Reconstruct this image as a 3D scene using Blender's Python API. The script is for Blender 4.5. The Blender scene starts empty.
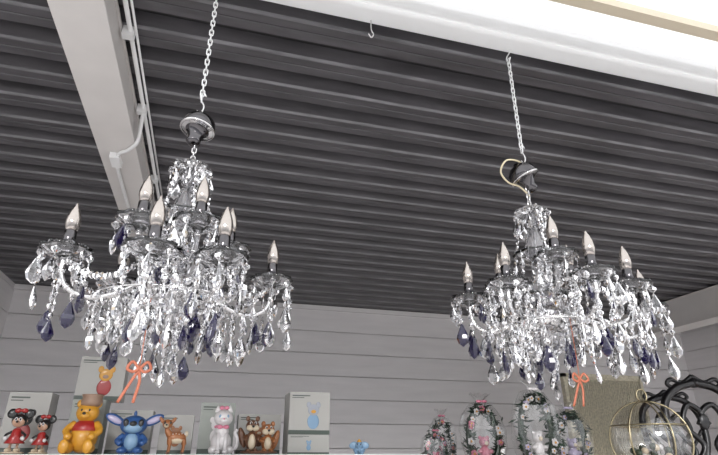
import bpy, math, random
from mathutils import Vector, Matrix

E = 1.6  # eye height

# ---------------------------------------------------------------- materials
def mat(name, col, rough=0.5, metal=0.0, trans=0.0, ior=1.5, coat=0.0, bump=None, noise=None):
    m = bpy.data.materials.new(name); m.use_nodes = True
    nt = m.node_tree; b = nt.nodes['Principled BSDF']
    b.inputs['Base Color'].default_value = (*col, 1)
    b.inputs['Roughness'].default_value = rough
    b.inputs['Metallic'].default_value = metal
    b.inputs['IOR'].default_value = ior
    b.inputs['Transmission Weight'].default_value = trans
    b.inputs['Coat Weight'].default_value = coat
    if noise:
        tc = nt.nodes.new('ShaderNodeTexCoord'); n = nt.nodes.new('ShaderNodeTexNoise')
        n.inputs['Scale'].default_value = noise[0]; n.inputs['Detail'].default_value = 5
        mp = nt.nodes.new('ShaderNodeMapping')
        if len(noise) > 2: mp.inputs['Scale'].default_value = noise[2]
        r = nt.nodes.new('ShaderNodeValToRGB')
        k = noise[1]
        r.color_ramp.elements[0].position = 0.3; r.color_ramp.elements[1].position = 0.7
        r.color_ramp.elements[0].color = (*[c*(1-k) for c in col], 1)
        r.color_ramp.elements[1].color = (*[min(1, c*(1+k)) for c in col], 1)
        nt.links.new(tc.outputs['Object'], mp.inputs['Vector'])
        nt.links.new(mp.outputs['Vector'], n.inputs['Vector'])
        nt.links.new(n.outputs['Fac'], r.inputs['Fac'])
        nt.links.new(r.outputs['Color'], b.inputs['Base Color'])
        if bump:
            bp = nt.nodes.new('ShaderNodeBump'); bp.inputs['Strength'].default_value = bump
            bp.inputs['Distance'].default_value = 0.01
            nt.links.new(n.outputs['Fac'], bp.inputs['Height'])
            nt.links.new(bp.outputs['Normal'], b.inputs['Normal'])
    return m

def translucent(name, col, fac=0.6):
    m = bpy.data.materials.new(name); m.use_nodes = True
    nt = m.node_tree; nt.nodes.clear()
    o = nt.nodes.new('ShaderNodeOutputMaterial'); mx = nt.nodes.new('ShaderNodeMixShader')
    d = nt.nodes.new('ShaderNodeBsdfDiffuse'); t = nt.nodes.new('ShaderNodeBsdfTranslucent')
    d.inputs[0].default_value = (*col, 1); t.inputs[0].default_value = (*col, 1)
    mx.inputs[0].default_value = fac
    nt.links.new(d.outputs[0], mx.inputs[1]); nt.links.new(t.outputs[0], mx.inputs[2])
    nt.links.new(mx.outputs[0], o.inputs[0]); return m

def film(name, fac, rough):
    m = bpy.data.materials.new(name); m.use_nodes = True
    nt = m.node_tree; nt.nodes.clear()
    o = nt.nodes.new('ShaderNodeOutputMaterial'); mx = nt.nodes.new('ShaderNodeMixShader')
    g = nt.nodes.new('ShaderNodeBsdfGlossy'); t = nt.nodes.new('ShaderNodeBsdfTransparent')
    g.inputs['Roughness'].default_value = rough
    mx.inputs[0].default_value = fac
    nt.links.new(t.outputs[0], mx.inputs[1]); nt.links.new(g.outputs[0], mx.inputs[2])
    nt.links.new(mx.outputs[0], o.inputs[0]); return m

M = {}
M['glass'] = mat('crystal_glass', (0.93, 0.93, 0.95), 0.0, trans=1, ior=1.6)
M['frost'] = mat('cut_glass', (0.95, 0.95, 0.98), 0.04, trans=0.95, ior=1.5)
M['blue'] = mat('blue_crystal', (0.008, 0.005, 0.035), 0.04, trans=0.2, ior=1.5, coat=.3)
M['chrome'] = mat('chrome', (0.68, 0.67, 0.67), 0.08, metal=1)
M['dchrome'] = mat('dark_chrome', (0.11, 0.105, 0.11), 0.08, metal=1)
M['bulb'] = mat('bulb_glass', (0.50, 0.455, 0.42), 0.04, metal=0.8, trans=0.6, ior=1.5)
M['chain'] = mat('zinc_chain', (0.85, 0.85, 0.85), 0.3, metal=0.5)
M['ribbon'] = mat('red_ribbon', (0.36, 0.10, 0.05), 0.5)
M['cream'] = mat('cream_cable', (0.75, 0.65, 0.45), 0.4)
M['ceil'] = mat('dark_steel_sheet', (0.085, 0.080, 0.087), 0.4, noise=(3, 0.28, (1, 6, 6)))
M['ceil_shade'] = mat('steel_sheet_recess_shade', (0.024, 0.023, 0.025), 0.6, noise=(3, 0.2, (1, 6, 6)))  # darker sheet colour, shade of the rib gaps painted in
M['ceil_highlight'] = mat('steel_sheet_lip_highlight', (0.17, 0.165, 0.175), 0.35, noise=(5, 0.4, (1, 6, 6)))  # lighter sheet colour, highlight along the rib edge painted in
M['beam'] = mat('painted_steel', (0.72, 0.69, 0.67), 0.45, noise=(4, 0.05))
M['white'] = mat('white_paint', (0.88, 0.88, 0.88), 0.4)
M['wall'] = mat('wall_cladding', (0.85, 0.825, 0.83), 0.5, noise=(2, 0.04, (1, 1, 8)))
M['floor'] = mat('concrete', (0.5, 0.48, 0.47), 0.8, noise=(5, 0.15), bump=0.2)
M['canvas'] = translucent('canopy_fabric', (0.96, 0.96, 0.96), 0.7)
M['tan'] = mat('tan_trim', (0.66, 0.58, 0.45), 0.5)
M['card'] = mat('box_card', (0.42, 0.41, 0.385), 0.4)
M['cardgrey'] = mat('box_card_grey', (0.33, 0.35, 0.32), 0.4)
M['cardgreen'] = mat('box_card_dark', (0.06, 0.08, 0.065), 0.4)
M['film'] = film('cellophane', .12, .22)
M['tglass'] = film('thin_glass', .16, .02)
M['leaf'] = mat('leaf_green', (0.022, 0.045, 0.026), 0.5, noise=(30, 0.5))
M['gold'] = mat('brass', (0.42, 0.36, 0.23), 0.3, metal=1)
M['blackw'] = mat('black_lacquer', (0.010, 0.009, 0.010), 0.3, coat=0.2)
M['wood'] = mat('brown_wood', (0.16, 0.10, 0.06), 0.5, noise=(8, 0.3, (1, 1, 12)))
M['weave'] = mat('woven_fabric', (0.62, 0.57, 0.44), 0.8, noise=(60, 0.25), bump=0.6)
def C(name, col, rough=0.35):
    M[name] = mat('glaze_'+name, col, rough, coat=0.25)
C('yellow', (0.62, 0.30, 0.03)); C('red', (0.36, 0.022, 0.02)); C('black', (0.015, 0.015, 0.015))
C('skin', (0.58, 0.36, 0.25)); C('sblue', (0.035, 0.10, 0.28)); C('lblue', (0.20, 0.33, 0.48)); C('tanfur', (0.34, 0.13, 0.045))
C('cream2', (0.62, 0.52, 0.38)); C('wfur', (0.68, 0.65, 0.65)); C('pink', (0.6, 0.19, 0.27)); C('brown', (0.14, 0.06, 0.03))
C('grey', (0.33, 0.35, 0.40)); C('pot', (0.30, 0.19, 0.13)); C('lilac', (0.45, 0.4, 0.55))

# ---------------------------------------------------------------- mesh builder
class MB:
    def __init__(s): s.v = []; s.f = []; s.m = []; s.sm = []; s.mats = []
    def mi(s, k):
        if k not in s.mats: s.mats.append(k)
        return s.mats.index(k)
    def add(s, vs, fs, k, smooth=True):
        o = len(s.v); i = s.mi(k)
        s.v += [tuple(v) for v in vs]
        for f in fs:
            s.f.append(tuple(o+a for a in f)); s.m.append(i); s.sm.append(smooth)
    def lathe(s, prof, c, k, seg=16, smooth=True, sx=1, sy=1, mtx=None, wav=0, nw=8, rot=0):
        vs = []; fs = []; n = len(prof)
        for r, z in prof:
            for j in range(seg):
                a = 2*math.pi*j/seg+rot
                rr = r*(1+wav*math.cos(nw*a))
                p = Vector((rr*math.cos(a)*sx, rr*math.sin(a)*sy, z))
                if mtx: p = mtx @ p
                vs.append(p+Vector(c))
        for i in range(n-1):
            for j in range(seg):
                fs.append((i*seg+j, i*seg+(j+1) % seg, (i+1)*seg+(j+1) % seg, (i+1)*seg+j))
        fs.append(tuple(range(seg))[::-1]); fs.append(tuple((n-1)*seg+j for j in range(seg)))
        s.add(vs, fs, k, smooth)
    def ell(s, c, r, k, rot=(0, 0, 0), seg=16, rings=10):
        from mathutils import Euler
        mt = Euler(rot).to_matrix() if any(rot) else None
        if isinstance(r, (int, float)): r = (r, r, r)
        prof = []
        for i in range(rings+1):
            t = math.pi*i/rings
            prof.append((max(1e-4, math.sin(t)), -math.cos(t)))
        vs = []; fs = []
        for q, z in prof:
            for j in range(seg):
                a = 2*math.pi*j/seg
                p = Vector((q*math.cos(a)*r[0], q*math.sin(a)*r[1], z*r[2]))
                if mt: p = mt @ p
                vs.append(p+Vector(c))
        for i in range(rings):
            for j in range(seg):
                fs.append((i*seg+j, i*seg+(j+1) % seg, (i+1)*seg+(j+1) % seg, (i+1)*seg+j))
        s.add(vs, fs, k)
    def tube(s, pts, r, k, seg=8, closed=False, ref=None, flat=1.0):
        pts = [Vector(p) for p in pts]; n = len(pts); vs = []; fs = []
        prev = None
        for i, p in enumerate(pts):
            if closed: t = pts[(i+1) % n]-pts[i-1]
            else: t = pts[min(i+1, n-1)]-pts[max(i-1, 0)]
            if t.length < 1e-9: t = Vector((0, 0, 1))
            t.normalize()
            if ref: nn = Vector(ref)
            elif prev is None: nn = Vector((0, 0, 1)) if abs(t.z) < .9 else Vector((1, 0, 0))
            else: nn = prev
            nn = (nn-t*nn.dot(t)).normalized(); prev = nn
            b = t.cross(nn)
            rr = r[min(i, len(r)-1)] if isinstance(r, (list, tuple)) else r
            for j in range(seg):
                a = 2*math.pi*j/seg
                vs.append(p+nn*math.cos(a)*rr*flat+b*math.sin(a)*rr)
        for i in range(n if closed else n-1):
            i2 = (i+1) % n
            for j in range(seg):
                fs.append((i*seg+j, i*seg+(j+1) % seg, i2*seg+(j+1) % seg, i2*seg+j))
        if not closed:
            fs.append(tuple(range(seg))[::-1]); fs.append(tuple((n-1)*seg+j for j in range(seg)))
        s.add(vs, fs, k)
    def box(s, lo, hi, k):
        x0, y0, z0 = lo; x1, y1, z1 = hi
        vs = [(x0, y0, z0), (x1, y0, z0), (x1, y1, z0), (x0, y1, z0), (x0, y0, z1), (x1, y0, z1), (x1, y1, z1), (x0, y1, z1)]
        fs = [(3, 2, 1, 0), (4, 5, 6, 7), (0, 1, 5, 4), (1, 2, 6, 5), (2, 3, 7, 6), (3, 0, 4, 7)]
        s.add(vs, fs, k, False)
    def build(s, name, parent=None, loc=(0, 0, 0), rot=(0, 0, 0), bevel=0):
        me = bpy.data.meshes.new(name); me.from_pydata(s.v, [], s.f)
        for k in s.mats: me.materials.append(M[k])
        me.polygons.foreach_set('material_index', s.m)
        me.polygons.foreach_set('use_smooth', s.sm)
        me.update()
        ob = bpy.data.objects.new(name, me); bpy.context.scene.collection.objects.link(ob)
        ob.location = loc; ob.rotation_euler = rot
        if parent: ob.parent = parent
        if bevel:
            b = ob.modifiers.new('bevel', 'BEVEL'); b.width = bevel; b.segments = 2
        return ob

def empty(name, loc, rot=(0, 0, 0)):
    e = bpy.data.objects.new(name, None); bpy.context.scene.collection.objects.link(e)
    e.location = loc; e.rotation_euler = rot; e.empty_display_size = 0.05; return e

def smoothpts(ctrl, n=8):
    P = [Vector(p) for p in ctrl]; out = []
    P2 = [P[0]*2-P[1]]+P+[P[-1]*2-P[-2]]
    for i in range(1, len(P2)-2):
        a, b, c, d = P2[i-1:i+3]
        for j in range(n):
            t = j/n
            out.append(0.5*((2*b)+(c-a)*t+(2*a-5*b+4*c-d)*t*t+(3*b-a-3*c+d)*t**3))
    out.append(P[-1]); return out

# ---------------------------------------------------------------- room shell
XL, XR, YB, HC = -1.92, 6.0, 5.55, E+1.5
m = MB(); m.box((-14, -16, -0.1), (18, YB+.2, 0), 'floor'); m.build('floor')
# corrugated ceiling sheet: deep pans, recesses, rolled lips; rib shade and highlights painted in
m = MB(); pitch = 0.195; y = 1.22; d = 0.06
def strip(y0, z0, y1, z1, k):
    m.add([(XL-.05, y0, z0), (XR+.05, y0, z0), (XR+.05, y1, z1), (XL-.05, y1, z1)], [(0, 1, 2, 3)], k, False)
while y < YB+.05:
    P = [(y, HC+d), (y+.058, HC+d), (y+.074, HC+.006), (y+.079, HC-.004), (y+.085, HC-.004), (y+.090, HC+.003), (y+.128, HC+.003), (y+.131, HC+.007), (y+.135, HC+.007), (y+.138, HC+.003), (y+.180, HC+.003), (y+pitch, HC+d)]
    K = ['ceil_shade', 'ceil', 'ceil_highlight', 'ceil_highlight', 'ceil', 'ceil', 'ceil', 'ceil_shade', 'ceil', 'ceil', 'ceil_shade']
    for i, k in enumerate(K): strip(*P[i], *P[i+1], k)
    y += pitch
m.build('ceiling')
# clad walls
def clad(name, p0, p1, inward, z1):
    m = MB(); p0 = Vector(p0); p1 = Vector(p1); inn = Vector(inward); prof = [(0, 0)]
    z = 0.0; ph = 0.235
    while z < z1:
        prof += [(z+.003, .004), (z+ph-.007, .004), (z+ph-.004, 0), (z+ph, 0)]; z += ph
    prof = [(min(a, z1), b) for a, b in prof]
    vs = []; fs = []
    for zz, off in prof:
        for p in (p0, p1):
            q = p+inn*off; vs.append((q.x, q.y, zz))
    for i in range(len(prof)-1): fs.append((2*i, 2*i+1, 2*i+3, 2*i+2))
    m.add(vs, fs, 'wall', False)
    a = p0-inn*.06; b = p1-inn*.06
    lo = (min(p0.x, a.x, b.x, p1.x), min(p0.y, a.y, b.y, p1.y), 0); hi = (max(p0.x, a.x, b.x, p1.x), max(p0.y, a.y, b.y, p1.y), z1)
    m.box(lo, hi, 'wall'); return m.build(name)
clad('wall_back', (XL, YB, 0), (XR, YB, 0), (0, -1, 0), HC)
clad('wall_left', (XL, 1.35, 0), (XL, YB, 0), (1, 0, 0), HC)
clad('wall_right', (XR, YB, 0), (XR, 1.35, 0), (-1, 0, 0), HC)
m = MB(); m.box((XL, YB-.03, HC-.05), (XR, YB-.008, HC-.002), 'wall'); m.build('trim_1')

# steel beams along the depth
def beam(name, x0, x1, z0):
    e = MB()
    e.box((x0, 1.31, E+z0), (x1, YB-.035, E+z0+.012), 'beam')
    e.box((x0+.01, 1.31, E+z0+.012), (x1-.01, YB-.035, HC-.004), 'beam')
    e.box((x0, 1.31, HC-.018), (x1, YB-.035, HC-.006), 'beam')
    return e.build(name, bevel=0.003)
beam('ceiling_beam', -.645, -.465, 1.35)
beam('ceiling_beam.001', 4.62, 4.86, 1.2)
m = MB()
m.tube([(-.435, 1.32, E+1.475), (-.435, 5.45, E+1.475)], .009, 'white')
m.tube([(-.415, 1.32, E+1.48), (-.415, 3.4, E+1.48)], .005, 'white')
m.tube(smoothpts([(-.435, 2.2, E+1.47), (-.44, 2.24, E+1.40), (-.455, 2.3, E+1.35), (-.50, 2.36, E+1.337), (-.56, 2.45, E+1.335), (-.575, 2.8, E+1.335), (-.575, 4.2, E+1.335)]), .009, 'white')
for yy in (1.7, 2.2, 2.9, 3.6): m.box((-.462, yy-.015, E+1.45), (-.42, yy+.015, E+1.493), 'white')
m.box((-.59, 2.42, E+1.318), (-.545, 2.52, E+1.349), 'white')
m.build('electrical_conduit')

# front header and fabric canopy
m = MB(); m.box((XL, 1.235, E+1.37), (XR, 1.30, E+1.56), 'canvas'); m.box((XL, 1.22, E+1.36), (XR, 1.30, E+1.369), 'canvas'); m.build('header_beam')  # solid header given translucent canopy material, added so daylight brightens it
m = MB(); m.box((-3.5, -1.1, E+1.44), (7, 1.215, E+1.443), 'canvas')
m.build('canopy_roof')
m = MB(); m.box((-3.5, 1.045, E+1.405), (7, 1.085, E+1.437), 'tan'); m.box((-3.5, -1.1, E+1.38), (7, -1.06, E+1.438), 'tan'); m.build('trim_2')
for i, (px, py) in enumerate(((-3.3, -1.0), (6.8, -1.0), (-3.3, 1.15), (6.8, 1.15))):
    m = MB(); m.box((px-.03, py-.03, 0), (px+.03, py+.03, E+1.438), 'white'); m.box((px-.08, py-.08, 0), (px+.08, py+.08, .01), 'white')
    m.build('canopy_post' if i == 0 else 'canopy_post.%03d' % i)

# ---------------------------------------------------------------- chandelier
PEAR = [(.02, 0), (.16, -.10), (.32, -.28), (.54, -.50), (.62, -.66), (.46, -.86), (.03, -1.0)]
def pear(m, x, y, z, L, k, rnd):
    w = L*.42
    rz = Matrix.Rotation(rnd.uniform(0, 6.28), 3, 'Z') @ Matrix.Rotation(rnd.uniform(-.15, .15), 3, 'X')
    m.lathe([(r*w, q*L) for r, q in PEAR], (x, y, z), k, seg=8, smooth=False, sx=1, sy=.5, mtx=rz)
def bead(m, x, y, z, r, k, rnd):
    rz = Matrix.Rotation(rnd.uniform(0, 3.14), 3, 'Z')
    m.lathe([(.25*r, r), (r, .35*r), (r, -.35*r), (.25*r, -r)], (x, y, z), k, seg=8, smooth=False, sx=1, sy=.6, mtx=rz)
def hang(m, w, x, y, z, length, rnd, pblue):
    z0 = z; big = rnd.uniform(.048, .068)
    bead(m, x, y, z-.009, .0095, 'glass', rnd); z -= .020
    while z0-z < length-big-.01:
        l = rnd.uniform(.032, .042)
        pear(m, x, y, z, l, 'glass', rnd); z -= l+.001
        bead(m, x, y, z-.007, .0075, 'glass', rnd); z -= .016
    k = 'blue' if rnd.random() < pblue else 'glass'
    w.tube([(x, y, z0+.002), (x, y, z-.004)], .0009, 'chrome', seg=5)
    pear(m, x, y, z, big, k, rnd)
def swag(m, a, b, sag, rnd):
    a = Vector(a); b = Vector(b); n = max(4, int((b-a).length*1.15/.0175))
    for i in range(n+1):
        t = i/n; p = a.lerp(b, t); p.z -= sag*4*t*(1-t)
        bead(m, p.x, p.y, p.z, .0085, 'glass', rnd)
def link_chain(m, x, y, z0, z1, k='chain', L=.024, W=.0065, r=.0021):
    n = max(1, round((z1-z0)/(L-.005))); st = (z1-z0-L)/max(1, n-1) if n > 1 else 0
    for i in range(n):
        zc = z0+L/2+st*i; pts = []
        h = L/2-W
        for j in range(14):
            a = 2*math.pi*j/14
            u = W*math.cos(a)*.85; v = W*math.sin(a)+(h if math.sin(a) >= 0 else -h)
            pts.append((x+u, y, zc+v) if i % 2 else (x, y+u, zc+v))
        m.tube(pts, r, k, seg=6, closed=True, ref=(0, 1, 0) if i % 2 else (1, 0, 0))

def chandelier(name, cx, cy, outer, inner, seed, loop, tilt):
    rnd = random.Random(seed)
    root = empty(name, (cx, cy, E))
    s = MB(); TOP = 1.36
    s.tube(smoothpts([(0, -.012, TOP+.005), (0, -.012, TOP-.012), (0, .008, TOP-.018), (0, .010, TOP-.034), (0, -.003, TOP-.044), (0, -.014, TOP-.034)], 5), .0025, 'chain')
    link_chain(s, 0, 0, .925, TOP-.030)
    s.tube(smoothpts([(.012, 0, .945), (.004, 0, .958), (-.004, 0, .945), (0, 0, .93), (.008, 0, .915), (.008, 0, .90), (0, 0, .885), (-.008, 0, .895)], 6), .0024, 'chrome')
    link_chain(s, 0, 0, .712, .80, 'chrome', L=.02)
    s.build('chain', root)
    c = MB(); mt = Matrix.Rotation(tilt, 3, 'Y') @ Matrix.Rotation(-.1, 3, 'X')
    c.lathe([(.003, .066), (.008, .063), (.010, .055), (.030, .050), (.043, .034), (.047, .014), (.044, .002), (.041, .006), (.038, .010), (.026, -.006), (.018, -.028), (.020, -.040), (.012, -.048), (.003, -.050)][::-1],
            (0, 0, .825), 'dchrome', seg=32, mtx=mt)
    c.lathe([(.047, 0), (.050, .003), (.047, .006)], (0, 0, .828), 'chrome', seg=32, mtx=mt)
    c.build('canopy', root)
    if loop:
        c = MB(); c.tube(smoothpts([(0, 0, .875), (-.03, -.01, .885), (-.075, -.015, .876), (-.09, 0, .84), (-.06, .01, .81), (-.02, .01, .80), (.005, 0, .765)], 7), .003, 'cream'); c.build('cable', root)
    g = MB()
    g.lathe([(.004, .0), (.012, -.006), (.02, -.010), (.050, -.016), (.055, -.024), (.046, -.027), (.016, -.020), (.012, -.03)][::-1], (0, 0, .724), 'glass', seg=32, wav=.05, nw=8)
    g.lathe([(.010, .70), (.018, .692), (.024, .675), (.018, .655), (.010, .648), (.014, .640), (.024, .615), (.034, .585), (.036, .565), (.026, .545), (.012, .535), (.020, .525), (.020, .515), (.012, .508),
             (.014, .49), (.030, .465), (.036, .445), (.028, .425), (.013, .415)][::-1], (0, 0, 0), 'frost', seg=10, smooth=False)
    g.lathe([(.012, .545), (.04, .553), (.066, .570), (.070, .574), (.064, .566), (.040, .546), (.012, .538)][::-1], (0, 0, -.01), 'glass', seg=32, wav=.04, nw=10)
    g.lathe([(.012, .40), (.05, .405), (.08, .425), (.084, .428), (.079, .418), (.05, .398), (.012, .392)][::-1], (0, 0, 0), 'glass', seg=32, wav=.04, nw=10)
    g.lathe([(.012, .32), (.04, .318), (.052, .30), (.045, .275), (.025, .258), (.012, .25), (.016, .243), (.02, .228), (.014, .212), (.004, .203)][::-1], (0, 0, 0), 'frost', seg=12, smooth=False)
    g.build('glass_column', root)
    h = MB()
    h.lathe([(.012, .39), (.03, .385), (.04, .375), (.04, .35), (.03, .335), (.012, .325)][::-1], (0, 0, 0), 'chrome', seg=24)
    h.lathe([(.004, .73), (.004, .20)][::-1], (0, 0, 0), 'chrome', seg=10)
    for R, z in ((.105, .345), (.175, .325)):
        pts = [(R*math.cos(a*math.pi/24), R*math.sin(a*math.pi/24), z) for a in range(48)]
        h.tube(pts, .0022, 'chrome', seg=6, closed=True, ref=(0, 0, 1))
    w = MB(); cr = MB(); dish = MB(); tub = MB(); bul = MB()
    def arm(ang, zd, R, z0, big):
        a = math.radians(ang); ca, sa = math.cos(a), math.sin(a)
        P = lambda r, z: (r*ca, r*sa, z)
        pts = smoothpts([P(.035, z0), P(R*.3, z0+.012), P(R*.5, z0-.018), P(R*.72, z0-.035), P(R*.92, z0-.02), P(R, z0+.016), P(R, max(zd, z0+.03))], 6)
        h.tube(pts, .0058, 'chrome' if big else 'glass', seg=10)
        for q in (0, 12, 24, 30): h.tube([pts[q], pts[q+1]], .0080, 'chrome', seg=10)
        x, y = R*ca, R*sa
        dish.lathe([(.010, -.014), (.014, -.008), (.032, -.006), (.050, .005), (.057, .013), (.055, .017), (.048, .010), (.030, .000), (.010, .0)], (x, y, zd), 'glass', seg=40, wav=.06, nw=10)
        dish.lathe([(.012, 0), (.020, .004), (.025, .018), (.022, .019), (.015, .006)], (x, y, zd), 'glass', seg=20)
        tub.lathe([(.0138, 0), (.0138, .056), (.012, .058)], (x, y, zd+.002), 'dchrome', seg=20)
        tub.lathe([(.0146, 0), (.0152, .003), (.0146, .006)], (x, y, zd+.004), 'chrome', seg=20)
        bul.lathe([(.0115, 0), (.0140, .008), (.0165, .020), (.0165, .028), (.0142, .042), (.0098, .056), (.005, .065), (.0025, .072), (.0005, .076)], (x, y, zd+.057), 'bulb', seg=20)
        nd = 7 if big else 6
        for j in range(nd):
            b = 2*math.pi*(j+rnd.random()*.4)/nd
            ln = rnd.choice([.07, .09, .13, .13, .17]) if big else rnd.choice([.06, .07, .11])
            hang(cr, w, x+.052*math.cos(b), y+.052*math.sin(b), zd+.004, ln, rnd, .36 if ln > .1 else .08)
        if big:
            hang(cr, w, x, y, zd-.03, .14, rnd, .8)
            for q in (8, 15, 22):
                p = pts[min(q, len(pts)-1)]
                hang(cr, w, p.x+rnd.uniform(-.004, .004), p.y, p.z, rnd.choice([.06, .08, .11]), rnd, .2)
        return Vector((x, y, zd))
    O = [arm(a, z, R, .36 if z > .4 else .335, True) for a, z, R in sorted(outer)]
    I = [arm(a, z, R, .44, False) for a, z, R in inner]
    for j in range(8):
        b = 2*math.pi*j/8; hang(cr, w, .051*math.cos(b), .051*math.sin(b), .702, rnd.choice([.06, .065, .07]), rnd, .0)
    for j in range(6):
        b = 2*math.pi*j/6+.2; hang(cr, w, .066*math.cos(b), .066*math.sin(b), .56, rnd.choice([.06, .07, .11]), rnd, .1)
    for j in range(8):
        b = 2*math.pi*j/8; hang(cr, w, .081*math.cos(b), .081*math.sin(b), .42, rnd.choice([.06, .08]), rnd, .15)
    for R, z, n in ((.105, .345, 10), (.175, .325, 14)):
        for j in range(n):
            b = 2*math.pi*(j+rnd.random()*.5)/n
            hang(cr, w, R*math.cos(b), R*math.sin(b), z, rnd.choice([.06, .08, .11, .13]), rnd, .28)
    for j in range(6):
        b = 2*math.pi*j/6; hang(cr, w, .045*math.cos(b), .045*math.sin(b), .285, rnd.choice([.07, .10, .12]), rnd, .15)
    hang(cr, w, 0, 0, .205, .06, rnd, 0)
    for i in range(len(O)):
        a = O[i]; b = O[(i+1) % len(O)]; d = b-a
        if .12 < d.length < .33: swag(cr, a, b, .05, rnd)
    for a in I: swag(cr, (a.x*.33, a.y*.33, .70), (a.x*.7, a.y*.7, a.z+.01), .02, rnd)
    h.build('arms', root); dish.build('drip_pans', root); tub.build('candle_tubes', root)
    bul.build('candle_bulbs', root); cr.build('crystal_drops', root); w.build('drop_wires', root)
    r = MB(); bx, by = ((-.03, -.15) if not loop else (-.035, -.15)); dz = -.045 if not loop else -.03
    r.tube(smoothpts([(bx, by, .325), (bx, by, .22+dz), (bx-.004, by, .20+dz)], 6), .001, 'ribbon', seg=5)
    for sg in (-1, 1):
        r.tube(smoothpts([(bx, by, .20+dz), (bx+sg*.014, by, .214+dz), (bx+sg*.022, by-.004, .20+dz), (bx+sg*.010, by-.003, .194+dz), (bx, by, .20+dz), (bx+sg*.008-.004, by, .175+dz), (bx+sg*.014-.016, by, .135+dz)], 6), .0033, 'ribbon', seg=6, ref=(0, 1, 0), flat=.2)
    r.build('ribbon', root)
    return root

z = .418; zi = .480
chandelier('crystal_chandelier', -.11, 1.30, [(15, z, .25), (70, z, .245), (130, z, .245), (190, z, .245), (262, .373, .235), (297, .376, .235)], [(234, zi, .14), (288, zi, .15), (3, zi-.005, .12), (110, zi, .13)], 3, False, .15)
chandelier('crystal_chandelier.001', .93, 1.30, [(157, z, .215), (208, z, .195), (270, z, .225), (318, z, .235), (341, .376, .29), (75, z, .24)], [(250, zi, .18), (5, zi, .12), (110, zi, .15)], 11, True, -.45)

m = MB(); hx = .40
m.tube(smoothpts([(hx, 1.288, E+1.362), (hx, 1.288, E+1.32), (hx+.008, 1.288, E+1.30), (hx, 1.288, E+1.285), (hx-.010, 1.288, E+1.30)], 5), .0024, 'chrome'); m.build('ceiling_hook')

# ---------------------------------------------------------------- display shelf (left)
ST = E-.006
m = MB()
m.box((-1.5, 2.72, ST-.03), (1.12, 3.35, ST), 'white')
for zz in (1.15, .7, .25): m.box((-1.48, 2.75, zz-.025), (1.10, 3.34, zz), 'white')
for xx in (-1.5, -.2, 1.09):
    for yy in (2.72, 3.32): m.box((xx, yy, 0), (xx+.03, yy+.03, ST-.03), 'white')
m.build('display_shelf')

def art(m, cx, y, z, s, cols):
    a, b, c = cols
    m.ell((cx, y, z-.22*s), (.20*s, .002, .24*s), b); m.ell((cx, y-.001, z+.14*s), (.19*s, .002, .18*s), a)
    m.ell((cx-.16*s, y, z+.3*s), (.08*s, .002, .1*s), a); m.ell((cx+.16*s, y, z+.3*s), (.08*s, .002, .1*s), a)
    m.ell((cx, y-.002, z+.09*s), (.09*s, .002, .06*s), c)
cnt = [0]
def tbox(x0, x1, y, z0, h, cols, dp=.14, base='card', off=0, rot=0, sc=.62):
    m = MB(); w = x1-x0; cx = w/2
    m.box((-cx, -dp/2, 0), (cx, dp/2, h), base)
    m.box((-cx-.0005, -dp/2-.0012, 0), (cx+.0005, -dp/2+.01, h*.10), 'cardgreen')
    m.box((-cx+.012, -dp/2-.0012, h*.90), (-cx+w*.5, -dp/2+.001, h*.925), 'cardgreen')
    m.box((-cx+.012, -dp/2-.0012, h*.855), (-cx+w*.35, -dp/2+.001, h*.87), 'cardgreen')
    art(m, off, -dp/2, h*.47, h*sc, cols)
    nm = 'figurine_box' if cnt[0] == 0 else 'figurine_box.%03d' % cnt[0]; cnt[0] += 1
    m.build(nm, loc=((x0+x1)/2, y, z0), rot=(0, 0, rot))
tbox(-.95, -.76, 3.12, ST, .285, ('black', 'red', 'skin'))
tbox(-.655, -.50, 3.10, ST, .255, ('yellow', 'red', 'yellow'), base='cardgrey')
tbox(-.475, -.27, 3.14, ST, .21, ('sblue', 'sblue', 'lblue'))
tbox(-.665, -.44, 3.14, ST+.2555, .22, ('yellow', 'red', 'pot'), dp=.13, sc=.8, off=.02)
tbox(-.225, -.06, 3.12, ST, .19, ('tanfur', 'tanfur', 'cream2'))
tbox(-.03, .15, 3.12, ST, .255, ('wfur', 'wfur', 'pink'), base='cardgrey')
tbox(.17, .40, 3.12, ST, .20, ('tanfur', 'brown', 'cream2'))
tbox(.425, .645, 3.02, ST, .095, ('lblue', 'lblue', 'grey'), dp=.2)
tbox(.425, .645, 3.02, ST+.0955, .215, ('grey', 'lblue', 'yellow'), dp=.2, sc=.75, off=.02)

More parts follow.
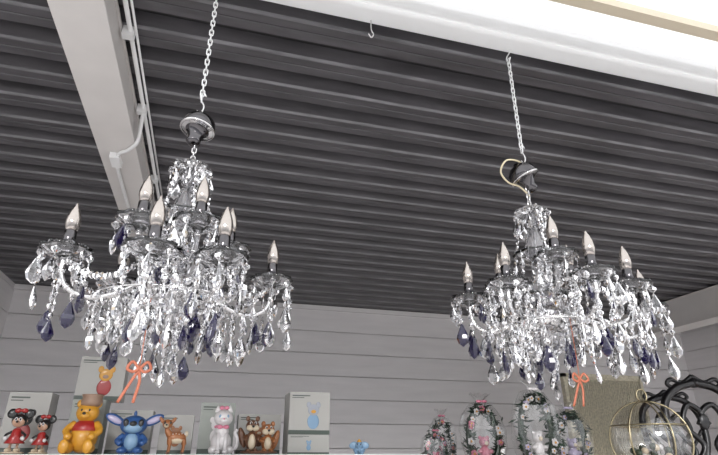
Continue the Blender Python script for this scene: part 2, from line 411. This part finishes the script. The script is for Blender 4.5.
def eyes(m, x, y, z, dx, r):
    for s in (-1, 1):
        m.ell((x+s*dx, y, z), (r, r*.5, r*1.3), 'wfur'); m.ell((x+s*dx, y-r*.4, z), (r*.55, r*.3, r*.8), 'black')
def place(m, name, x, y, s=1, rz=0):
    o = m.build(name, loc=(x, y, ST), rot=(0, 0, rz)); o.scale = (s, s, s); return o
def mouse(name, x, y, s, rz):
    m = MB()
    m.ell((0, 0, .007), (.05, .045, .007), 'cream2')
    for q in (-1, 1):
        m.ell((q*.018, -.008, .018), (.015, .026, .012), 'cream2')
        m.tube([(q*.016, 0, .02), (q*.014, 0, .06)], .006, 'skin')
        m.tube(smoothpts([(q*.018, 0, .10), (q*.04, -.012, .085), (q*.035, -.03, .07)], 4), .006, 'black'); m.ell((q*.035, -.032, .07), .010, 'wfur')
        m.ell((q*.036, .005, .182), (.023, .008, .023), 'black')
        m.ell((q*.014, -.002, .196), (.015, .009, .011), 'red')
    m.lathe([(.012, .115), (.02, .105), (.022, .085), (.043, .05), (.040, .047), (.005, .052)][::-1], (0, 0, 0), 'red', seg=20, wav=.04)
    m.ell((0, 0, .15), (.033, .031, .031), 'black'); m.ell((0, -.011, .144), (.028, .024, .024), 'skin'); m.ell((0, -.035, .140), (.011, .013, .009), 'skin'); m.ell((0, -.049, .143), .006, 'black')
    eyes(m, 0, -.032, .155, .009, .007); m.ell((0, -.002, .197), .006, 'red')
    place(m, name, x, y, s, rz)
mouse('mouse_figurine', -.835, 2.90, .96, .1); mouse('mouse_figurine.001', -.735, 2.93, .84, -.2)
m = MB()
m.ell((0, 0, .07), (.062, .055, .066), 'yellow'); m.ell((0, 0, .105), (.056, .050, .045), 'red')
m.ell((0, -.003, .178), (.050, .044, .044), 'yellow'); m.ell((0, -.038, .165), (.024, .020, .018), 'yellow'); m.ell((0, -.058, .172), (.008, .006, .006), 'black')
for q in (-1, 1):
    m.ell((q*.040, 0, .218), (.016, .008, .018), 'yellow')
    m.ell((q*.045, -.045, .026), (.024, .045, .024), 'yellow'); m.ell((q*.050, -.088, .032), (.022, .012, .030), 'yellow')
    m.tube(smoothpts([(q*.045, 0, .13), (q*.07, -.025, .10), (q*.050, -.055, .075)], 5), [.018]*3+[.017]*4+[.015]*4, 'yellow'); m.ell((q*.05, -.058, .073), .018, 'yellow')
    m.ell((q*.017, -.043, .188), (.004, .003, .006), 'black')
m.lathe([(.030, 0), (.044, .008), (.048, .026), (.042, .044), (.047, .049), (.047, .056), (.034, .057)], (.008, 0, .203), 'pot', seg=24)
place(m, 'bear_figurine', -.55, 2.90, 1.03, -.1)
m = MB()
m.ell((0, 0, .055), (.048, .042, .055), 'sblue'); m.ell((0, -.02, .055), (.034, .028, .042), 'lblue')
m.ell((0, -.01, .130), (.062, .048, .045), 'sblue'); m.ell((0, -.035, .118), (.044, .028, .026), 'lblue'); m.ell((0, -.062, .135), (.017, .010, .012), 'black')
for q in (-1, 1):
    m.ell((q*.088, .0, .155), (.050, .010, .022), 'sblue', rot=(0, -q*.45, 0)); m.ell((q*.090, -.006, .155), (.038, .008, .014), 'lilac', rot=(0, -q*.45, 0))
    m.ell((q*.033, -.05, .138), (.013, .008, .018), 'black', rot=(0, q*.3, 0))
    m.ell((q*.035, -.03, .017), (.024, .036, .017), 'sblue')
    m.tube(smoothpts([(q*.04, 0, .085), (q*.062, -.02, .06), (q*.045, -.045, .045)], 4), .013, 'sblue')
m.ell((0, -.01, .180), (.008, .008, .016), 'sblue')
place(m, 'blue_creature_figurine', -.335, 2.90, 1.0, .05)
m = MB()
m.ell((.012, 0, .075), (.045, .024, .027), 'tanfur'); m.ell((.012, -.002, .066), (.036, .022, .020), 'cream2')
for lx, ly in ((-.022, -.012), (-.022, .012), (.045, -.012), (.045, .012)):
    m.tube(smoothpts([(lx, ly, .07), (lx+.004, ly, .038), (lx, ly, .003)], 4), [.010]*4+[.006]*5, 'tanfur'); m.ell((lx, ly, .006), (.008, .009, .006), 'brown')
m.tube(smoothpts([(-.02, 0, .085), (-.035, -.003, .105), (-.038, -.006, .125)], 4), [.018, .017, .016, .015, .014, .013, .012, .012, .012], 'tanfur')
m.ell((-.040, -.008, .136), (.024, .024, .022), 'tanfur'); m.ell((-.048, -.030, .128), (.012, .018, .010), 'cream2'); m.ell((-.050, -.047, .131), .005, 'black')
for q in (-1, 1):
    m.ell((-.040+q*.026, 0, .152), (.009, .006, .020), 'tanfur', rot=(0, q*.7, 0)); m.ell((-.043+q*.013, -.028, .141), (.005, .004, .007), 'black')
m.ell((.056, 0, .092), (.010, .008, .014), 'cream2')
for k in range(5): m.ell((-.01+k*.014, -.018, .09+.003*(k % 2)), (.003, .003, .003), 'wfur')
place(m, 'deer_figurine', -.14, 2.88, 1.0, .2)
m = MB()
m.ell((0, .005, .056), (.052, .050, .056), 'wfur'); m.ell((0, -.012, .105), (.034, .032, .045), 'wfur')
m.ell((0, -.015, .172), (.048, .040, .040), 'wfur'); m.ell((0, -.048, .160), (.022, .014, .014), 'wfur'); m.ell((0, -.062, .166), (.005, .004, .004), 'pink')
for q in (-1, 1):
    m.lathe([(.017, 0), (.012, .018), (.002, .036)], (q*.030, -.01, .200), 'wfur', seg=10, sy=.5)
    m.ell((q*.018, -.047, .178), (.008, .005, .010), 'lblue')
    m.tube([(q*.018, -.03, .10), (q*.018, -.048, .012)], .012, 'wfur'); m.ell((q*.018, -.056, .010), (.014, .020, .010), 'wfur')
    m.ell((q*.040, -.02, .02), (.022, .032, .020), 'wfur')
    m.ell((q*.016, -.04, .128), (.016, .007, .010), 'pink'); m.ell((q*.012, -.02, .222), (.013, .007, .010), 'pink')
m.ell((0, -.045, .128), .006, 'pink')
m.tube(smoothpts([(.04, .03, .02), (.075, .01, .03), (.08, 0, .07), (.066, 0, .10), (.075, 0, .12)], 5), .010, 'wfur')
place(m, 'cat_figurine', .085, 2.90, .98, .05)
m = MB()
m.ell((0, 0, .009), (.085, .045, .009), 'brown')
for q, sz in ((-1, 1), (1, .86)):
    o = q*.036; Z = lambda z: z*sz
    c = 'tanfur' if q > 0 else 'brown'
    m.ell((o, 0, Z(.055)), (.027, .024, Z(.042)), c); m.ell((o, -.012, Z(.052)), (.018, .017, Z(.034)), 'cream2')
    m.ell((o, -.005, Z(.118)), (.031, .027, .027), c); m.ell((o-.012, -.02, Z(.110)), (.017, .015, .014), 'cream2'); m.ell((o+.012, -.02, Z(.110)), (.017, .015, .014), 'cream2')
    m.ell((o, -.036, Z(.116)), (.006, .005, .005), 'black'); eyes(m, o, -.026, Z(.130), .010, .006)
    for e in (-1, 1):
        m.ell((o+e*.022, 0, Z(.150)), (.010, .006, .012), c); m.ell((o+e*.016, -.02, .016), (.012, .022, .009), c)
        m.tube(smoothpts([(o+e*.02, 0, Z(.08)), (o+e*.034, -.015, Z(.066)), (o+e*.022, -.03, Z(.062))], 4), .007, c)
    m.ell((o+q*.04, .02, Z(.07)), (.016, .014, .045), c, rot=(0, q*.3, 0))
place(m, 'chipmunk_figurine', .275, 2.90, 1.12, .05)
m = MB()
m.ell((0, 0, .022), (.034, .028, .022), 'lblue'); m.ell((0, -.02, .045), (.022, .020, .020), 'lblue')
for q in (-1, 1):
    m.ell((q*.032, -.012, .046), (.024, .005, .018), 'lblue', rot=(0, q*.3, 0))
    for t in (-1, 1): m.tube([(q*.017, t*.014, .02), (q*.017, t*.014, .001)], .009, 'lblue')
    m.ell((q*.009, -.038, .050), (.003, .002, .005), 'black')
m.tube(smoothpts([(0, -.036, .044), (0, -.050, .034), (0, -.052, .020), (0, -.062, .016)], 4), .006, 'lblue')
m.lathe([(.014, 0), (.010, .010), (.002, .018)], (0, -.018, .060), 'yellow', seg=12)
place(m, 'elephant_figurine', .80, 2.88, .95, -.3)

# ---------------------------------------------------------------- right display table
TT = E-.13
m = MB(); m.box((1.13, 1.95, TT-.04), (2.44, 3.15, TT), 'wood')
for xx in (1.15, 2.36):
    for yy in (1.97, 3.07): m.box((xx, yy, 0), (xx+.06, yy+.06, TT-.04), 'wood')
m.box((1.2, 2.0, .3), (2.4, 3.1, .33), 'wood'); m.build('display_table')

def bouquet(name, x, y, h, w, cols, seed, arch=True):
    rnd = random.Random(seed); m = MB()
    m.lathe([(w*.22, 0), (w*.28, h*.12), (w*.25, h*.14)], (0, 0, 0.001), 'cream2', seg=16)
    pts = [(math.cos(t)*w*.34, 0, h*.52+math.sin(t)*h*.36) for t in [math.pi*2*i/24 for i in range(24)]]
    m.tube(pts, w*.06, 'leaf', seg=8, closed=True, ref=(0, 1, 0))
    m.tube([(0, 0, h*.1), (0, 0, h*.2)], w*.05, 'leaf')
    for i in range(420):
        t = rnd.uniform(0, 2*math.pi); r = rnd.gauss(0, w*.06)
        c = Vector((math.cos(t)*(w*.34+r), rnd.gauss(0, w*.06), h*.52+math.sin(t)*(h*.36+r)))
        L = w*.10; a = rnd.uniform(0, 6.28); b = rnd.uniform(-1, 1)
        d = Vector((math.cos(a)*math.cos(b), math.sin(b), math.sin(a)*math.cos(b)))*L
        s = d.orthogonal().normalized()*L*.3
        m.add([c-d, c+s, c+d, c-s], [(0, 1, 2, 3)], 'leaf', False)
    for i in range(18):
        t = rnd.uniform(0, 2*math.pi); c = (math.cos(t)*w*.34, -w*.07+rnd.uniform(-.01, .01), h*.52+math.sin(t)*h*.36)
        k = rnd.choice(cols); q = w*rnd.uniform(.04, .065)
        for p in range(5):
            u = 2*math.pi*p/5; m.ell((c[0]+math.cos(u)*q*.7, c[1], c[2]+math.sin(u)*q*.7), (q*.55, q*.35, q*.55), k, seg=8, rings=5)
        m.ell((c[0], c[1]-q*.2, c[2]), q*.4, 'yellow', seg=8, rings=5)
    z = h*.32; q = w*.12
    m.tube([(0, 0, h*.16), (0, 0, z)], w*.03, 'leaf')
    m.ell((0, 0, z), (q, q*.9, q*1.2), cols[0]); m.ell((0, -q*.1, z+q*1.8), q*.9, cols[0]); m.ell((0, -q*.95, z+q*1.6), q*.35, 'cream2')
    for e in (-1, 1):
        m.ell((e*q*.7, 0, z+q*2.5), q*.33, cols[0]); m.ell((e*q*.9, -q*.4, z+q*.3), (q*.6, q*.35, q*.35), cols[0]); m.ell((e*q*.6, -q*.8, z-q), (q*.4, q*.7, q*.4), cols[0])
        m.ell((e*q*.3, -q*.95, z+q*2), q*.1, 'black')
    seg = 26; prof = [(w*.30, 0), (w*.42, h*.2), (w*.50, h*.42), (w*.50, h*.62), (w*.44, h*.80), (w*.26, h*.93), (w*.05, h*.98), (w*.12, h*1.03), (w*.24, h*1.09)]
    vs = []; fs = []
    for i, (r, zz) in enumerate(prof):
        for j in range(seg):
            a = 2*math.pi*j/seg; rr = r*(1+rnd.uniform(-.11, .11)); vs.append((rr*math.cos(a), rr*math.sin(a)*.55, max(.001, zz+rnd.uniform(-.02, .02)*h*(i > 0))))
    for i in range(len(prof)-1):
        for j in range(seg): fs.append((i*seg+j, i*seg+(j+1) % seg, (i+1)*seg+(j+1) % seg, (i+1)*seg+j))
    m.add(vs, fs, 'film', False)
    m.ell((-w*.06, -w*.05, h*.98), (w*.07, w*.03, h*.02), cols[0]); m.ell((w*.06, -w*.05, h*.98), (w*.07, w*.03, h*.02), cols[0])
    m.build(name, loc=(x, y, TT))
bouquet('wrapped_flower_bouquet', 1.23, 2.86, .25, .17, ['pink', 'lilac', 'pink'], 1)
bouquet('wrapped_flower_bouquet.001', 1.46, 2.74, .40, .26, ['pink', 'wfur'], 2)
bouquet('wrapped_flower_bouquet.002', 1.70, 2.60, .46, .27, ['wfur', 'wfur', 'lilac'], 3)
bouquet('wrapped_flower_bouquet.003', 2.04, 2.78, .38, .26, ['lilac', 'wfur', 'cream2'], 4)
bouquet('wrapped_flower_bouquet.004', 1.35, 3.04, .34, .18, ['pink', 'wfur'], 5)

m = MB(); R = .175
def ringp(th, lim=math.pi):
    return [(R*math.sin(p)*math.cos(th), R*math.sin(p)*math.sin(th), R*math.cos(p)) for p in [lim*i/20 for i in range(21)]]
for j in range(6): m.tube(ringp(2*math.pi*j/6+.35), .0038, 'gold', seg=6)
for ph in (1.2, 2.4):
    m.tube([(R*math.sin(ph)*math.cos(a*math.pi/16), R*math.sin(ph)*math.sin(a*math.pi/16), R*math.cos(ph)) for a in range(32)], .0032, 'gold', seg=6, closed=True, ref=(0, 0, 1))
m.ell((0, 0, 0), R*.985, 'tglass', seg=16, rings=10)
m.lathe([(.07, -R-.012), (.065, -R), (.04, -R+.006)], (0, 0, 0), 'gold', seg=20)
m.tube([(.03*math.cos(a*math.pi/8), 0, R+.026+.03*math.sin(a*math.pi/8)) for a in range(16)], .004, 'gold', closed=True, ref=(0, 1, 0))
m.ell((0, 0, -R*.72), (R*.62, R*.62, R*.15), 'leaf'); rnd = random.Random(9)
for i in range(22):
    a = rnd.uniform(0, 6.28); r = rnd.uniform(0, .09); z = -R*.6+rnd.uniform(0, .08)
    m.ell((r*math.cos(a), r*math.sin(a), z), .017, rnd.choice(['wfur', 'cream2', 'leaf']), seg=8, rings=6)
    m.tube([(r*math.cos(a), r*math.sin(a), -R*.7), (r*math.cos(a), r*math.sin(a), z)], .002, 'leaf', seg=5)
m.build('glass_terrarium', loc=(2.05, 2.2, TT+R+.0125))

m = MB(); m.box((3.12, 4.2, .02), (3.92, 4.23, 2.24), 'weave')
for xx in (3.09, 3.92): m.box((xx, 4.19, 0), (xx+.03, 4.24, 2.27), 'weave')
m.box((3.09, 4.19, 2.24), (3.95, 4.24, 2.27), 'weave')
for k in range(36): m.tube([(3.14+k*.022, 4.197, .05), (3.14+k*.022, 4.197, 2.22)], .005, 'weave', seg=5)
m.box((3.05, 4.10, 0), (3.16, 4.33, .03), 'wood'); m.box((3.88, 4.10, 0), (3.99, 4.33, .03), 'wood')
m.build('woven_screen')

m = MB(); m.box((2.56, 2.25, .82), (4.3, 3.95, .9), 'wood')
for xx in (2.58, 4.2):
    for yy in (2.28, 3.85): m.box((xx, yy, 0), (xx+.08, yy+.08, .82), 'wood')
m.build('display_platform')
def chair(name, x, y, rz):
    m = MB()
    m.box((-.23, -.23, .42), (.23, .21, .46), 'blackw'); m.ell((0, -.01, .47), (.21, .20, .035), 'brown')
    for q in (-1, 1):
        m.tube(smoothpts([(q*.20, -.20, .43), (q*.22, -.22, .3), (q*.19, -.20, .12), (q*.20, -.20, .03), (q*.20, -.20, .001)], 6), [.026-.0005*i for i in range(25)], 'blackw')
        m.tube(smoothpts([(q*.20, .19, .44), (q*.20, .20, .2), (q*.20, .22, .03), (q*.20, .22, .001)], 6), .02, 'blackw')
        m.tube(smoothpts([(q*.19, .19, .44), (q*.18, .20, .6), (q*.23, .215, .8), (q*.22, .23, .98), (q*.13, .235, 1.08), (0, .24, 1.12)], 7), .026, 'blackw')
        m.tube(smoothpts([(q*.02, .205, .52), (q*.10, .21, .62), (q*.04, .215, .74), (q*.13, .225, .86), (q*.08, .23, .98), (0, .235, .93), (q*.03, .23, .86)], 7), .018, 'blackw')
        m.tube(smoothpts([(q*.17, .205, .62), (q*.10, .21, .70), (q*.15, .215, .78), (q*.21, .22, .86)], 7), .013, 'blackw')
        m.tube(smoothpts([(q*.13, .24, 1.08), (q*.17, .24, 1.11), (q*.14, .24, 1.14), (q*.07, .24, 1.12), (0, .24, 1.16)], 6), .014, 'blackw')
    m.tube([(-.19, .2, .52), (.19, .2, .52)], .018, 'blackw')
    m.ell((0, .24, 1.12), (.06, .02, .035), 'blackw'); m.ell((0, .225, .88), (.035, .014, .05), 'blackw')
    m.build(name, loc=(x, y, .904), rot=(0, 0, rz))
chair('carved_chair', 2.98, 2.58, -.3); chair('carved_chair.001', 3.50, 3.35, -.3)

# ---------------------------------------------------------------- light
wd = bpy.data.worlds.new('overcast_sky'); bpy.context.scene.world = wd; wd.use_nodes = True
nt = wd.node_tree; bg = nt.nodes['Background']; bg.inputs[1].default_value = 2.9
tc = nt.nodes.new('ShaderNodeTexCoord'); sp = nt.nodes.new('ShaderNodeSeparateXYZ'); rp = nt.nodes.new('ShaderNodeValToRGB')
nt.links.new(tc.outputs['Generated'], sp.inputs[0]); nt.links.new(sp.outputs['Z'], rp.inputs[0]); nt.links.new(rp.outputs[0], bg.inputs[0])
e = rp.color_ramp.elements
e[0].position = 0.0; e[0].color = (.22, .225, .24, 1); e[1].position = .32; e[1].color = (.95, .975, 1, 1)
x = rp.color_ramp.elements.new(.12); x.color = (.42, .43, .45, 1)
sl = bpy.data.lights.new('sun', 'SUN'); sl.energy = 2.3; sl.angle = math.radians(18); sl.color = (1, .98, .97)
so = bpy.data.objects.new('sun', sl); bpy.context.scene.collection.objects.link(so)
dirv = Vector((.25, 1, -.36)); so.rotation_euler = dirv.to_track_quat('-Z', 'Y').to_euler(); so.location = (0, -5, 5)

cam = bpy.data.cameras.new('camera'); cam.lens = 26; cam.sensor_width = 36; cam.clip_start = .01
oc = bpy.data.objects.new('camera', cam); bpy.context.scene.collection.objects.link(oc)
oc.location = (0, 0, E); oc.rotation_euler = (math.radians(90+23.5), 0, math.radians(-15.5))
bpy.context.scene.camera = oc
bpy.context.scene.view_settings.view_transform = 'Standard'
